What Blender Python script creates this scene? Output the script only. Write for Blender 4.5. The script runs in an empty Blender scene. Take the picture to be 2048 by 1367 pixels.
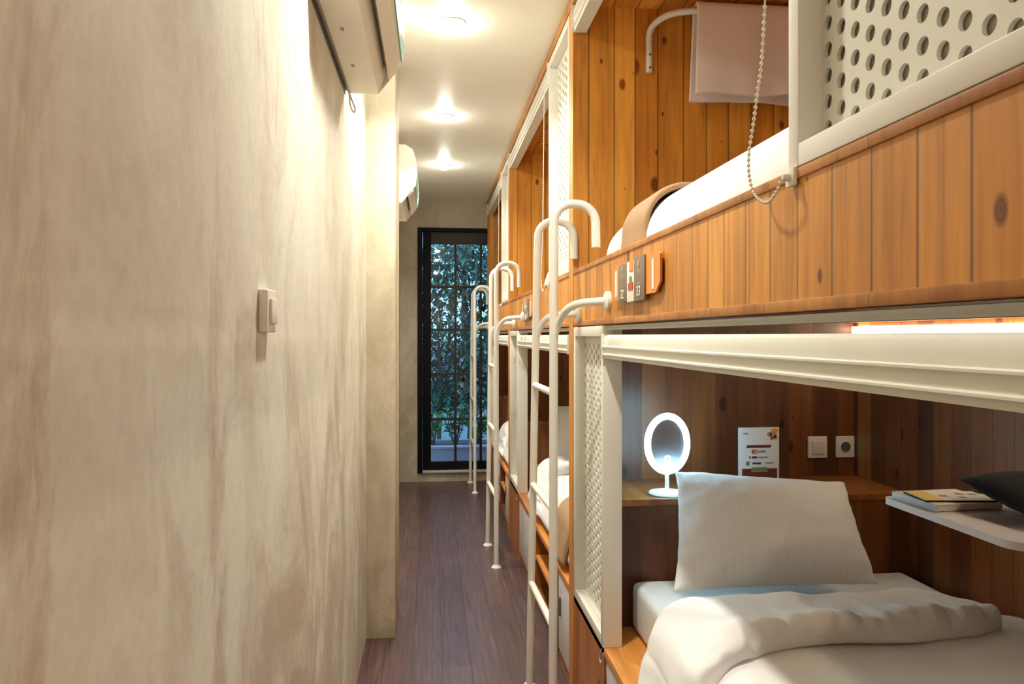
import bpy, bmesh, math, random
from mathutils import Vector, Matrix, noise
C = bpy.context.scene.collection
scn = bpy.context.scene

# ---------------------------------------------------------------- camera
EYE = 1.40
FPX = 1490.0
YAW = math.atan((1024 - 863) / FPX)
cam = bpy.data.cameras.new('camera')
cam.sensor_width = 36.0
cam.lens = FPX / 2048 * 36
cam.shift_y = -12.5 / 2048
cam.clip_start = 0.02
co = bpy.data.objects.new('camera', cam)
C.objects.link(co)
co.location = (0, 0, EYE)
co.rotation_euler = (math.pi / 2, 0, -YAW)
scn.camera = co

# ---------------------------------------------------------------- world, exposure
scn.view_settings.view_transform = 'Standard'
scn.view_settings.look = 'None'
scn.view_settings.gamma = 1
scn.view_settings.use_curve_mapping = False
scn.view_settings.exposure = 0.88
w = bpy.data.worlds.new('dusk')
scn.world = w
w.use_nodes = True
bg = w.node_tree.nodes['Background']
bg.inputs[0].default_value = (0.22, 0.50, 0.85, 1)
bg.inputs[1].default_value = 2.6

# ---------------------------------------------------------------- ceiling lamps
LAMP_W = 8.0
LAMP_COL = (1.0, 0.965, 0.85)
DOME = 84.0
LAMPS = [(0.09, -0.85), (0.09, 1.78), (0.087, 3.10), (0.079, 4.43), (0.095, 5.70), (-0.136, 3.03)]


def lamp_light(parent, power):
    l = bpy.data.lights.new('lamp_light', 'AREA')
    l.shape = 'DISK'
    l.size = 0.09
    l.energy = power
    l.spread = math.radians(132)
    l.color = LAMP_COL
    o = bpy.data.objects.new('lamp_light', l)
    C.objects.link(o)
    o.parent = parent
    o.location = (0, 0, -0.043)
    return o


# ---------------------------------------------------------------- helpers
def R(d):
    return math.radians(d)


def add_box(bm, x0, x1, y0, y1, z0, z1, bev=0.0, seg=2):
    m = Matrix.Translation(((x0 + x1) / 2, (y0 + y1) / 2, (z0 + z1) / 2)) @ Matrix.Diagonal((abs(x1 - x0), abs(y1 - y0), abs(z1 - z0), 1))
    r = bmesh.ops.create_cube(bm, size=1, matrix=m)
    if bev > 0:
        es = list({e for v in r['verts'] for e in v.link_edges})
        bmesh.ops.bevel(bm, geom=es, offset=bev, segments=seg, profile=0.6, affect='EDGES')


def smooth_path(pts, n=6):
    P = [Vector(p) for p in pts]
    out = []
    for i in range(len(P) - 1):
        p0 = P[max(i - 1, 0)]; p1 = P[i]; p2 = P[i + 1]; p3 = P[min(i + 2, len(P) - 1)]
        for k in range(n):
            t = k / n
            out.append(0.5 * ((2 * p1) + (p2 - p0) * t + (2 * p0 - 5 * p1 + 4 * p2 - p3) * t * t + (3 * p1 - p0 - 3 * p2 + p3) * t ** 3))
    out.append(P[-1])
    return out


def add_tube(bm, pts, r, seg=14, cap=True):
    P = [Vector(p) for p in pts]
    n = len(P)
    T = []
    for i in range(n):
        a = P[max(i - 1, 0)]; b = P[min(i + 1, n - 1)]
        T.append((b - a).normalized())
    up = Vector((0, 0, 1)) if abs(T[0].z) < 0.9 else Vector((1, 0, 0))
    N = (up - T[0] * up.dot(T[0])).normalized()
    rings = []
    for i in range(n):
        N = (N - T[i] * N.dot(T[i])).normalized()
        B = T[i].cross(N)
        rr = r[i] if isinstance(r, (list, tuple)) else r
        rings.append([bm.verts.new(P[i] + (N * math.cos(2 * math.pi * k / seg) + B * math.sin(2 * math.pi * k / seg)) * rr) for k in range(seg)])
    for i in range(n - 1):
        for k in range(seg):
            bm.faces.new((rings[i][k], rings[i][(k + 1) % seg], rings[i + 1][(k + 1) % seg], rings[i + 1][k]))
    if cap:
        bm.faces.new(rings[0][::-1])
        bm.faces.new(rings[-1])


def add_lathe(bm, prof, center, axis='z', seg=32, sx=1.0, sy=1.0):
    """prof: list of (radius, height) revolved about the axis through center"""
    c = Vector(center)
    rings = []
    for (r, h) in prof:
        ring = []
        for k in range(seg):
            a = 2 * math.pi * k / seg
            u, v = r * math.cos(a) * sx, r * math.sin(a) * sy
            p = {'z': (u, v, h), 'x': (h, u, v), 'y': (u, h, v)}[axis]
            ring.append(bm.verts.new(c + Vector(p)))
        rings.append(ring)
    for i in range(len(rings) - 1):
        for k in range(seg):
            bm.faces.new((rings[i][k], rings[i][(k + 1) % seg], rings[i + 1][(k + 1) % seg], rings[i + 1][k]))
    bm.faces.new(rings[0][::-1])
    bm.faces.new(rings[-1])


def add_prism(bm, poly, axis, a0, a1):
    """extrude a closed polygon along an axis. axis 'y': poly is (x,z); 'z': (x,y); 'x': (y,z)"""
    def mk(p, a):
        return {'y': (p[0], a, p[1]), 'z': (p[0], p[1], a), 'x': (a, p[0], p[1])}[axis]
    A = [bm.verts.new(mk(p, a0)) for p in poly]
    B = [bm.verts.new(mk(p, a1)) for p in poly]
    n = len(poly)
    for i in range(n):
        bm.faces.new((A[i], A[(i + 1) % n], B[(i + 1) % n], B[i]))
    bm.faces.new(A[::-1])
    bm.faces.new(B)


def new():
    return bmesh.new()


def bx(*a, **k):
    bm = new()
    add_box(bm, *a, **k)
    return bm


def root_of(o):
    while o.parent:
        o = o.parent
    return o


def obj(name, bm, mat, parent=None, smooth=35, origin=None):
    """meshes are given in world coordinates; parts are re-expressed in their thing's frame"""
    bmesh.ops.recalc_face_normals(bm, faces=bm.faces[:])
    me = bpy.data.meshes.new(name)
    bm.to_mesh(me)
    bm.free()
    if smooth:
        for p in me.polygons:
            p.use_smooth = True
        me.set_sharp_from_angle(angle=R(smooth))
    if mat:
        me.materials.append(mat)
    o = bpy.data.objects.new(name, me)
    C.objects.link(o)
    if parent:
        rt = root_of(parent)
        me.transform(Matrix.Translation(-rt.location))
        o.parent = parent
    else:
        if origin is None:
            xs = [v.co for v in me.vertices]
            origin = ((min(v.x for v in xs) + max(v.x for v in xs)) / 2, (min(v.y for v in xs) + max(v.y for v in xs)) / 2, min(v.z for v in xs))
        me.transform(Matrix.Translation(-Vector(origin)))
        o.location = origin
    return o


def tag(o, label, cat, group=None, kind=None):
    o['label'] = label
    o['category'] = cat
    if group:
        o['group'] = group
    if kind:
        o['kind'] = kind
    return o


def thing(name, loc, label, cat, group=None):
    o = bpy.data.objects.new(name, None)
    o.empty_display_size = 0.1
    C.objects.link(o)
    o.location = loc
    return tag(o, label, cat, group)


def struct(name, bm, mat, label=None, cat=None, smooth=35):
    o = obj(name, bm, mat, None, smooth)
    o['kind'] = 'structure'
    if label:
        o['label'] = label
        o['category'] = cat or name.split('_')[0]
    return o


def copy_tree(o, parent=None):
    c = o.copy()
    C.objects.link(c)
    c.parent = parent
    for ch in list(o.children):
        copy_tree(ch, c)
    return c


def text_bm(body, size, mat4, extrude=0.0004):
    cu = bpy.data.curves.new('lettering', 'FONT')
    cu.body = body
    cu.size = size
    cu.extrude = extrude
    cu.align_x = 'CENTER'
    cu.align_y = 'CENTER'
    t = bpy.data.objects.new('lettering', cu)
    C.objects.link(t)
    dg = bpy.context.evaluated_depsgraph_get()
    me = bpy.data.meshes.new_from_object(t.evaluated_get(dg))
    bpy.data.objects.remove(t)
    bm = new()
    bm.from_mesh(me)
    bpy.data.meshes.remove(me)
    bm.transform(mat4)
    return bm


# ---------------------------------------------------------------- materials
class NT:
    def __init__(self, name):
        self.m = bpy.data.materials.new(name)
        self.m.use_nodes = True
        self.t = self.m.node_tree
        self.bsdf = self.t.nodes['Principled BSDF']

    def n(self, typ, **kw):
        nd = self.t.nodes.new(typ)
        ins = kw.pop('ins', {})
        for k, v in kw.items():
            setattr(nd, k, v)
        for k, v in ins.items():
            if hasattr(v, 'is_linked') or isinstance(v, bpy.types.NodeSocket):
                self.t.links.new(v, nd.inputs[k])
            else:
                nd.inputs[k].default_value = v
        return nd

    def link(self, a, b):
        self.t.links.new(a, b)

    def math(self, op, a, b=0.0, c=None):
        ins = {0: a, 1: b}
        if c is not None:
            ins[2] = c
        return self.n('ShaderNodeMath', operation=op, ins=ins).outputs[0]

    def ramp(self, fac, stops, interp='LINEAR'):
        r = self.n('ShaderNodeValToRGB', ins={0: fac})
        r.color_ramp.interpolation = interp
        els = r.color_ramp.elements
        while len(els) < len(stops):
            els.new(0.5)
        for e, (p, c) in zip(els, stops):
            e.position = p
            e.color = (*c, 1) if len(c) == 3 else c
        return r.outputs[0]

    def mix(self, fac, a, b, mode='MIX'):
        m = self.n('ShaderNodeMix', data_type='RGBA', blend_type=mode)
        for s, v in ((m.inputs[0], fac), (m.inputs[6], a), (m.inputs[7], b)):
            if isinstance(v, bpy.types.NodeSocket):
                self.link(v, s)
            else:
                s.default_value = (*v, 1) if isinstance(v, tuple) and len(v) == 3 else v
        return m.outputs[2]

    def noise(self, vec, scale, detail=4, rough=0.55, dist=0.0):
        return self.n('ShaderNodeTexNoise', ins={'Vector': vec, 'Scale': scale, 'Detail': detail, 'Roughness': rough, 'Distortion': dist}).outputs[0]

    def bump(self, height, strength=0.2, dist=0.01):
        b = self.n('ShaderNodeBump', ins={'Height': height, 'Strength': strength, 'Distance': dist})
        self.link(b.outputs[0], self.bsdf.inputs['Normal'])

    def obco(self):
        return self.n('ShaderNodeTexCoord').outputs['Object']


def plain(name, col, rough=0.5, metal=0.0, emit=None, estr=0.0, noise_amt=0.04, bump=0.0, bscale=60):
    k = NT(name)
    b = k.bsdf
    vec = k.obco()
    f = k.noise(vec, 9.0, 3)
    c = k.ramp(f, [(0.3, tuple(x * (1 - noise_amt) for x in col)), (0.7, tuple(min(1, x * (1 + noise_amt)) for x in col))])
    k.link(c, b.inputs['Base Color'])
    b.inputs['Roughness'].default_value = rough
    b.inputs['Metallic'].default_value = metal
    if emit:
        b.inputs['Emission Color'].default_value = (*emit, 1)
        b.inputs['Emission Strength'].default_value = estr
    if bump:
        k.bump(k.noise(vec, bscale, 4), bump, 0.004)
    return k.m


def wood(name, across, along, width, tones, gap=0.045, rough=0.42, knots=True, gapdark=0.08, seed=0.0):
    """vertical-plank wood: plank edges with uneven widths, grain drawn out along the board, scattered knots"""
    k = NT(name)
    oc = k.obco()
    sx = k.n('ShaderNodeSeparateXYZ', ins={0: oc})
    info = k.n('ShaderNodeObjectInfo')
    rnd = k.math('MULTIPLY', info.outputs['Random'], 37.0)
    A = sx.outputs['xyz'.index(across)]
    L = sx.outputs['xyz'.index(along)]
    Tn = [a for a in 'xyz' if a not in (across, along)][0]
    T = sx.outputs['xyz'.index(Tn)]
    a = k.math('DIVIDE', A, width)
    a = k.math('ADD', a, k.math('ADD', k.math('FLOOR', rnd), seed))
    vor = k.n('ShaderNodeTexVoronoi', voronoi_dimensions='1D', feature='DISTANCE_TO_EDGE', ins={'W': a, 'Scale': 1.0, 'Randomness': 0.25})
    vc = k.n('ShaderNodeTexVoronoi', voronoi_dimensions='1D', feature='F1', ins={'W': a, 'Scale': 1.0, 'Randomness': 0.25})
    cell = k.n('ShaderNodeSeparateColor', ins={0: vc.outputs['Color']})
    n = len(tones)
    base = k.ramp(cell.outputs[0], [(i / (n - 1), t) for i, t in enumerate(tones)])
    off = k.math('MULTIPLY', cell.outputs[1], 13.0)
    gv = k.n('ShaderNodeCombineXYZ', ins={0: k.math('MULTIPLY', A, 42.0), 1: k.math('ADD', k.math('MULTIPLY', L, 2.2), off), 2: k.math('MULTIPLY', T, 42.0)})
    g = k.noise(gv.outputs[0], 1.0, 5, 0.6, 0.6)
    gcol = k.ramp(g, [(0.22, (0.40, 0.30, 0.22)), (0.46, (0.92, 0.90, 0.88)), (0.75, (1.25, 1.25, 1.25))])
    col = k.mix(0.75, base, gcol, 'MULTIPLY')
    bv = k.n('ShaderNodeCombineXYZ', ins={0: k.math('MULTIPLY', A, 5.0), 1: k.math('ADD', k.math('MULTIPLY', L, 1.4), off), 2: k.math('MULTIPLY', T, 5.0)})
    blot = k.noise(bv.outputs[0], 1.0, 3, 0.5, 0.3)
    bc = k.ramp(blot, [(0.3, (0.66, 0.54, 0.42)), (0.58, (1.18, 1.18, 1.18))])
    col = k.mix(0.7, col, bc, 'MULTIPLY')
    if knots:
        kv = k.n('ShaderNodeCombineXYZ', ins={0: k.math('MULTIPLY', A, 8.0), 1: k.math('ADD', k.math('MULTIPLY', L, 4.5), off), 2: 0.0})
        kn = k.n('ShaderNodeTexVoronoi', voronoi_dimensions='2D', feature='F1', ins={'Vector': kv.outputs[0], 'Scale': 1.0, 'Randomness': 1.0})
        kc = k.n('ShaderNodeSeparateColor', ins={0: kn.outputs['Color']})
        size = k.math('MULTIPLY', k.math('GREATER_THAN', kc.outputs[0], 0.50), k.math('ADD', 0.02, k.math('MULTIPLY', k.math('MULTIPLY', kc.outputs[1], kc.outputs[1]), 0.15)))
        inside = k.math('SUBTRACT', 1.0, k.math('DIVIDE', kn.outputs['Distance'], k.math('ADD', size, 0.001)))
        inside = k.n('ShaderNodeClamp', ins={0: inside}).outputs[0]
        ringw = k.math('ABSOLUTE', k.math('SINE', k.math('MULTIPLY', inside, 9.0)))
        kcol = k.mix(ringw, (0.42, 0.25, 0.16), (0.16, 0.07, 0.04))
        col = k.mix(k.math('MINIMUM', k.math('MULTIPLY', inside, 2.4), 0.9), col, kcol, 'MULTIPLY')
    edge = k.n('ShaderNodeMapRange', ins={0: vor.outputs['Distance'], 1: 0.0, 2: gap, 3: 0.0, 4: 1.0}).outputs[0]
    col = k.mix(k.math('MULTIPLY', k.math('SUBTRACT', 1.0, edge), 1.0 - gapdark), col, (0.10, 0.045, 0.015))
    k.link(col, k.bsdf.inputs['Base Color'])
    k.bsdf.inputs['Roughness'].default_value = rough
    hgt = k.math('ADD', k.math('MULTIPLY', g, 0.12), edge)
    k.bump(hgt, 0.15, 0.002)
    return k.m


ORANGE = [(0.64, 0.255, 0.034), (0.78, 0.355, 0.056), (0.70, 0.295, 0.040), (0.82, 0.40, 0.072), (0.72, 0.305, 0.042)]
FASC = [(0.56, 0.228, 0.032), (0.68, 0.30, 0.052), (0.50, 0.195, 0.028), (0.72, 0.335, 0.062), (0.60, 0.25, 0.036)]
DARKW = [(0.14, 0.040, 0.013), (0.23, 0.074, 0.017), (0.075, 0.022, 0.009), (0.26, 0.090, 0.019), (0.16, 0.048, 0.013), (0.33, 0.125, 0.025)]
M = {}
M['wood_end'] = wood('pine boards upper', 'x', 'z', 0.092, ORANGE)
M['wood_back'] = wood('pine boards upper back', 'y', 'z', 0.092, ORANGE)
M['wood_ceil'] = wood('pine boards ceiling', 'x', 'y', 0.092, ORANGE)
M['wood_fascia'] = wood('fascia boards', 'y', 'z', 0.090, FASC, gap=0.04)
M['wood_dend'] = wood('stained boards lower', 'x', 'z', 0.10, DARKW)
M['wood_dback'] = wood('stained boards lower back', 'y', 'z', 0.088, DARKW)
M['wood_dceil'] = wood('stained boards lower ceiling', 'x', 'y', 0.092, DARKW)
M['wood_strip'] = wood('pine strip', 'y', 'z', 0.26, [(0.40, 0.165, 0.038), (0.50, 0.215, 0.052), (0.44, 0.18, 0.04)], knots=False, gap=0.006)
M['wood_edge'] = wood('pine edge', 'x', 'z', 0.40, FASC, knots=False, gap=0.002)
M['wood_ledge'] = wood('ledge board', 'x', 'y', 0.50, [(0.62, 0.24, 0.05), (0.70, 0.30, 0.07), (0.60, 0.22, 0.045)], gap=0.002, rough=0.30)
M['wood_front'] = wood('front panel boards', 'y', 'z', 0.35, [(0.36, 0.115, 0.03), (0.44, 0.155, 0.04), (0.38, 0.125, 0.033)], gap=0.004, rough=0.4)
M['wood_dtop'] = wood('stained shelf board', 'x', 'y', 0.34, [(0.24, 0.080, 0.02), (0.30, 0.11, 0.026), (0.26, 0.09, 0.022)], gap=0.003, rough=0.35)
M['white_metal'] = plain('white powder coated metal', (0.78, 0.75, 0.68), 0.38, noise_amt=0.02)
M['screen_plate'] = plain('white perforated sheet', (0.74, 0.73, 0.65), 0.40, noise_amt=0.02)
M['screen_back'] = plain('grey backing sheet', (0.72, 0.66, 0.60), 0.7)
M['blind'] = plain('cream blind cassette', (0.80, 0.79, 0.70), 0.38, noise_amt=0.02)
M['bead'] = plain('ivory beads', (0.82, 0.76, 0.64), 0.4)
M['grey_rail'] = plain('grey painted rail', (0.42, 0.42, 0.38), 0.45, 0.3)
M['door_white'] = plain('white locker laminate', (0.70, 0.69, 0.70), 0.35, noise_amt=0.02)
M['slot'] = plain('dark grey slot', (0.10, 0.10, 0.11), 0.4)
M['black'] = plain('black painted metal', (0.005, 0.005, 0.005), 0.55)
M['black'].node_tree.nodes['Principled BSDF'].inputs['Specular IOR Level'].default_value = 0.15
M['olive'] = plain('dark olive metal', (0.022, 0.020, 0.014), 0.55)
M['alu'] = plain('aluminium threshold', (0.75, 0.76, 0.78), 0.35, 0.6)
M['plastic'] = plain('white plastic', (0.80, 0.77, 0.70), 0.35, noise_amt=0.015)
M['plastic_in'] = plain('pale rocker plastic', (0.70, 0.66, 0.60), 0.35)
M['ac'] = plain('air conditioner plastic', (0.82, 0.77, 0.66), 0.4, noise_amt=0.02)
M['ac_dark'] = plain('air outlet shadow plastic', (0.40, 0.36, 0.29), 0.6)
M['teal'] = plain('teal film strip', (0.30, 0.62, 0.55), 0.4)
M['chrome'] = plain('chrome', (0.75, 0.75, 0.75), 0.15, 1.0)
M['shelf_white'] = plain('white desk laminate', (0.74, 0.72, 0.76), 0.35, noise_amt=0.015)
M['black_cloth'] = plain('black fabric', (0.0025, 0.0025, 0.0025), 0.95, bump=0.3, bscale=300)
M['paper'] = plain('paper', (0.78, 0.74, 0.70), 0.7, noise_amt=0.02)
M['spine_blue'] = plain('pale blue cover', (0.55, 0.62, 0.66), 0.5)
M['brown_tab'] = plain('brown tab', (0.22, 0.16, 0.115), 0.5)
M['orange_plate'] = plain('orange plate', (0.80, 0.27, 0.06), 0.45)
M['sign_white'] = plain('sign white', (0.85, 0.82, 0.72), 0.5)
M['red'] = plain('red print', (0.55, 0.07, 0.04), 0.5)
M['amber'] = plain('orange print', (0.85, 0.30, 0.05), 0.5)
M['green'] = plain('green print', (0.18, 0.25, 0.08), 0.5)
M['maroon'] = plain('maroon print', (0.16, 0.028, 0.022), 0.5)
M['navy'] = plain('navy print', (0.03, 0.045, 0.16), 0.5)
M['grey_print'] = plain('grey print', (0.25, 0.22, 0.22), 0.5)
M['tan_print'] = plain('tan print', (0.40, 0.26, 0.10), 0.5)
M['runner'] = plain('brown bed runner cloth', (0.40, 0.25, 0.135), 0.85, bump=0.3, bscale=260)
M['strap'] = plain('cream cable', (0.72, 0.66, 0.55), 0.6)


def cloth(name, col, stripe=None, scale=1.0):
    k = NT(name)
    oc = k.obco()
    f = k.noise(oc, 6.0, 4)
    c = k.ramp(f, [(0.3, tuple(x * 0.96 for x in col)), (0.7, col)])
    if stripe:
        s = k.n('ShaderNodeSeparateXYZ', ins={0: oc})
        t = k.math('SINE', k.math('MULTIPLY', s.outputs[stripe[0]], 2 * math.pi / stripe[1]))
        t = k.n('ShaderNodeMapRange', ins={0: t, 1: -0.3, 2: 0.3, 3: 0.0, 4: 1.0}).outputs[0]
        c = k.mix(k.math('MULTIPLY', t, 0.5), c, tuple(x * 0.95 for x in col))
        k.link(k.ramp(t, [(0, (0.55, 0.55, 0.55)), (1, (0.8, 0.8, 0.8))]), k.bsdf.inputs['Roughness'])
    else:
        k.bsdf.inputs['Roughness'].default_value = 0.8
    k.link(c, k.bsdf.inputs['Base Color'])
    k.bsdf.inputs['Sheen Weight'].default_value = 0.15
    h = k.math('ADD', k.noise(oc, 380.0, 2), k.math('MULTIPLY', k.noise(oc, 22.0, 4), 2.0))
    k.bump(h, 0.25, 0.003)
    return k.m


M['linen'] = cloth('white linen', (0.84, 0.82, 0.81))
M['pillowcase'] = cloth('striped white satin', (0.86, 0.86, 0.88), stripe=(0, 0.028))
M['sheet'] = cloth('striped white sheet', (0.82, 0.81, 0.80), stripe=(0, 0.03))
M['towel'] = cloth('pinkish white towel', (0.87, 0.78, 0.77))


def concrete(name, c_lo, c_mid, c_hi, patch, streak=True):
    k = NT(name)
    oc = k.obco()
    mp = k.n('ShaderNodeMapping', ins={0: oc, 3: (1.0, 1.0, 0.55)})
    n1 = k.noise(mp.outputs[0], 1.6, 6, 0.62, 0.4)
    n2 = k.noise(mp.outputs[0], 7.0, 5, 0.65, 0.8)
    n3 = k.noise(oc, 55.0, 3, 0.6)
    f = k.math('ADD', k.math('MULTIPLY', n1, 0.62), k.math('MULTIPLY', n2, 0.38))
    col = k.ramp(f, [(0.38, c_lo), (0.49, c_mid), (0.58, c_hi)])
    # worn brownish patches, more of them toward the bottom of the wall where it has been scuffed
    z = k.n('ShaderNodeSeparateXYZ', ins={0: oc}).outputs[2]
    pz = k.n('ShaderNodeMapRange', ins={0: z, 1: 0.0, 2: 2.0, 3: 0.10, 4: -0.06}).outputs[0]
    pn = k.noise(mp.outputs[0], 2.7, 6, 0.7, 1.0)
    pm = k.n('ShaderNodeMapRange', ins={0: k.math('ADD', pn, pz), 1: 0.50, 2: 0.64, 3: 0.0, 4: 0.72}).outputs[0]
    col = k.mix(pm, col, patch)
    # pale trowel scrapes
    sc = k.noise(k.n('ShaderNodeMapping', ins={0: oc, 3: (1.0, 1.9, 0.6)}).outputs[0], 3.6, 6, 0.72, 1.6)
    col = k.mix(k.n('ShaderNodeMapRange', ins={0: sc, 1: 0.56, 2: 0.66, 3: 0.0, 4: 0.55}).outputs[0], col, c_hi)
    col = k.mix(0.12, col, k.ramp(n3, [(0.3, (0.3, 0.27, 0.22)), (0.7, (1, 1, 1))]), 'MULTIPLY')
    k.link(col, k.bsdf.inputs['Base Color'])
    k.bsdf.inputs['Roughness'].default_value = 0.62
    k.bump(k.math('ADD', k.math('MULTIPLY', n2, 1.0), k.math('MULTIPLY', n3, 0.2)), 0.12, 0.006)
    return k.m


M['wall'] = concrete('scraped cream plaster', (0.59, 0.55, 0.44), (0.72, 0.695, 0.58), (0.80, 0.79, 0.68), (0.49, 0.385, 0.295))
M['pier'] = concrete('raw cement pier', (0.50, 0.44, 0.32), (0.62, 0.55, 0.41), (0.70, 0.63, 0.49), (0.44, 0.35, 0.23))
M['cement'] = concrete('grey cement', (0.40, 0.34, 0.25), (0.52, 0.45, 0.34), (0.60, 0.53, 0.41), (0.38, 0.31, 0.21))
M['ceil'] = plain('ceiling paint', (0.92, 0.895, 0.80), 0.45, noise_amt=0.015)


def floor_mat():
    k = NT('dark walnut laminate')
    oc = k.obco()
    s = k.n('ShaderNodeSeparateXYZ', ins={0: oc})
    a = k.math('DIVIDE', s.outputs[0], 0.125)
    row = k.math('FLOOR', a)
    rr = k.n('ShaderNodeTexWhiteNoise', noise_dimensions='1D', ins={'W': row}).outputs[0]
    b = k.math('ADD', k.math('DIVIDE', s.outputs[1], 1.2), k.math('MULTIPLY', rr, 5.0))
    brd = k.math('FLOOR', b)
    wn = k.n('ShaderNodeTexWhiteNoise', noise_dimensions='2D', ins={'Vector': k.n('ShaderNodeCombineXYZ', ins={0: row, 1: brd}).outputs[0]}).outputs[0]
    base = k.ramp(wn, [(0.0, (0.078, 0.043, 0.041)), (0.5, (0.112, 0.064, 0.060)), (1.0, (0.095, 0.053, 0.050))])
    gv = k.n('ShaderNodeCombineXYZ', ins={0: k.math('MULTIPLY', s.outputs[0], 70.0), 1: k.math('ADD', k.math('MULTIPLY', s.outputs[1], 3.0), k.math('MULTIPLY', wn, 20.0)), 2: 0.0})
    g = k.noise(gv.outputs[0], 1.0, 5, 0.65, 0.5)
    col = k.mix(0.9, base, k.ramp(g, [(0.3, (0.50, 0.47, 0.47)), (0.55, (1, 1, 1)), (0.72, (1.5, 1.45, 1.45))]), 'MULTIPLY')
    fa = k.math('FRACT', a)
    fb = k.math('FRACT', b)
    ea = k.math('MINIMUM', fa, k.math('SUBTRACT', 1.0, fa))
    eb = k.math('MINIMUM', fb, k.math('SUBTRACT', 1.0, fb))
    e = k.math('MINIMUM', k.math('MULTIPLY', ea, 40.0), k.math('MULTIPLY', eb, 400.0))
    e = k.n('ShaderNodeClamp', ins={0: e}).outputs[0]
    col = k.mix(k.math('MULTIPLY', k.math('SUBTRACT', 1.0, e), 0.7), col, (0.02, 0.012, 0.01))
    k.link(col, k.bsdf.inputs['Base Color'])
    k.link(k.ramp(g, [(0.2, (0.36, 0.36, 0.36)), (0.8, (0.28, 0.28, 0.28))]), k.bsdf.inputs['Roughness'])
    k.bump(k.math('ADD', e, k.math('MULTIPLY', g, 0.2)), 0.12, 0.002)
    return k.m


M['floor'] = floor_mat()


def glass_mat():
    k = NT('door glass')
    t = k.t
    fr = k.n('ShaderNodeFresnel', ins={0: 1.45})
    tr = k.n('ShaderNodeBsdfTransparent', ins={0: (0.90, 0.96, 0.96, 1)})
    gl = k.n('ShaderNodeBsdfGlossy', ins={'Roughness': 0.02})
    mx = k.n('ShaderNodeMixShader', ins={0: fr.outputs[0]})
    k.link(tr.outputs[0], mx.inputs[1])
    k.link(gl.outputs[0], mx.inputs[2])
    out = [n for n in t.nodes if n.type == 'OUTPUT_MATERIAL'][0]
    k.link(mx.outputs[0], out.inputs[0])
    return k.m


M['glass'] = glass_mat()
M['mirror'] = plain('mirror glass', (0.66, 0.70, 0.76), 0.28, 1.0, noise_amt=0.0)
M['ring'] = plain('glowing light ring', (0.9, 0.95, 1), 0.4, emit=(0.42, 0.80, 1.0), estr=30.0)
M['touch'] = plain('lit touch ring', (0.9, 0.95, 1), 0.4, emit=(0.70, 0.90, 1.0), estr=0.8)
M['lamp'] = plain('lamp diffuser', (0.95, 0.93, 0.88), 0.4, emit=LAMP_COL, estr=DOME)
M['led'] = plain('warm strip diffuser', (0.9, 0.8, 0.6), 0.4, emit=(1.0, 0.87, 0.60), estr=9.0)


def leaf_mat(name, lo, hi, rough=0.45):
    k = NT(name)
    oc = k.obco()
    c = k.ramp(k.noise(oc, 5.0, 3), [(0.35, lo), (0.65, hi)])
    k.link(c, k.bsdf.inputs['Base Color'])
    k.bsdf.inputs['Roughness'].default_value = rough
    return k.m


M['leaf'] = leaf_mat('garden leaves', (0.03, 0.16, 0.04), (0.10, 0.42, 0.12))
M['tree_leaf'] = leaf_mat('tree leaves', (0.008, 0.045, 0.035), (0.025, 0.14, 0.075))
M['bark'] = plain('bark', (0.08, 0.06, 0.05), 0.9, bump=0.5, bscale=30)
M['garden_brick'] = plain('mauve planter render', (0.34, 0.26, 0.30), 0.8, bump=0.4, bscale=50)
M['soil'] = plain('soil', (0.04, 0.03, 0.025), 0.95, bump=0.6, bscale=40)
M['paving'] = plain('garden paving', (0.16, 0.16, 0.17), 0.7, bump=0.3, bscale=20)

# ---------------------------------------------------------------- the room shell
XL, XF, XB, YB, ZC = -0.30, 0.54, 1.67, 7.20, 2.70
YN = -1.6
struct('floor', bx(-0.42, 1.76, YN, YB + 0.12, -0.08, 0.0), M['floor'], 'dark walnut laminate floor of the narrow corridor', 'floor')
struct('ceiling', bx(-0.42, 1.76, YN, YB + 0.12, ZC, ZC + 0.1), M['ceil'], 'cream painted ceiling with recessed lamps', 'ceiling')
struct('wall_left', bx(XL - 0.10, XL, YN, YB + 0.12, 0, ZC), M['wall'], 'scraped cream plaster wall along the left of the corridor', 'wall')
struct('wall_pier', bx(XL - 0.01, -0.167, 3.49, 3.895, 0, ZC, bev=0.004), M['pier'], 'rough cement pier standing out from the left wall', 'wall')
bm = new()
add_box(bm, XL - 0.10, -0.133, YB, YB + 0.12, 0, ZC)
add_box(bm, -0.133, 0.99, YB, YB + 0.12, 2.436, ZC)
add_box(bm, -0.133, 0.99, YB, YB + 0.12, 0, 0.086)
add_box(bm, 0.99, 1.76, YB, YB + 0.12, 0, ZC)
struct('wall_back', bm, M['cement'], 'grey cement wall around the glass garden door', 'wall')
struct('wall_front', bx(-0.42, 1.76, YN - 0.1, YN, 0, ZC), M['wall'], 'plaster wall behind the viewpoint', 'wall')
struct('wall_right', bx(XF, 1.76, YN, 0.46, 0, ZC), M['wood_fascia'], 'wood boarded wall before the first bunk', 'wall')

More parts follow.
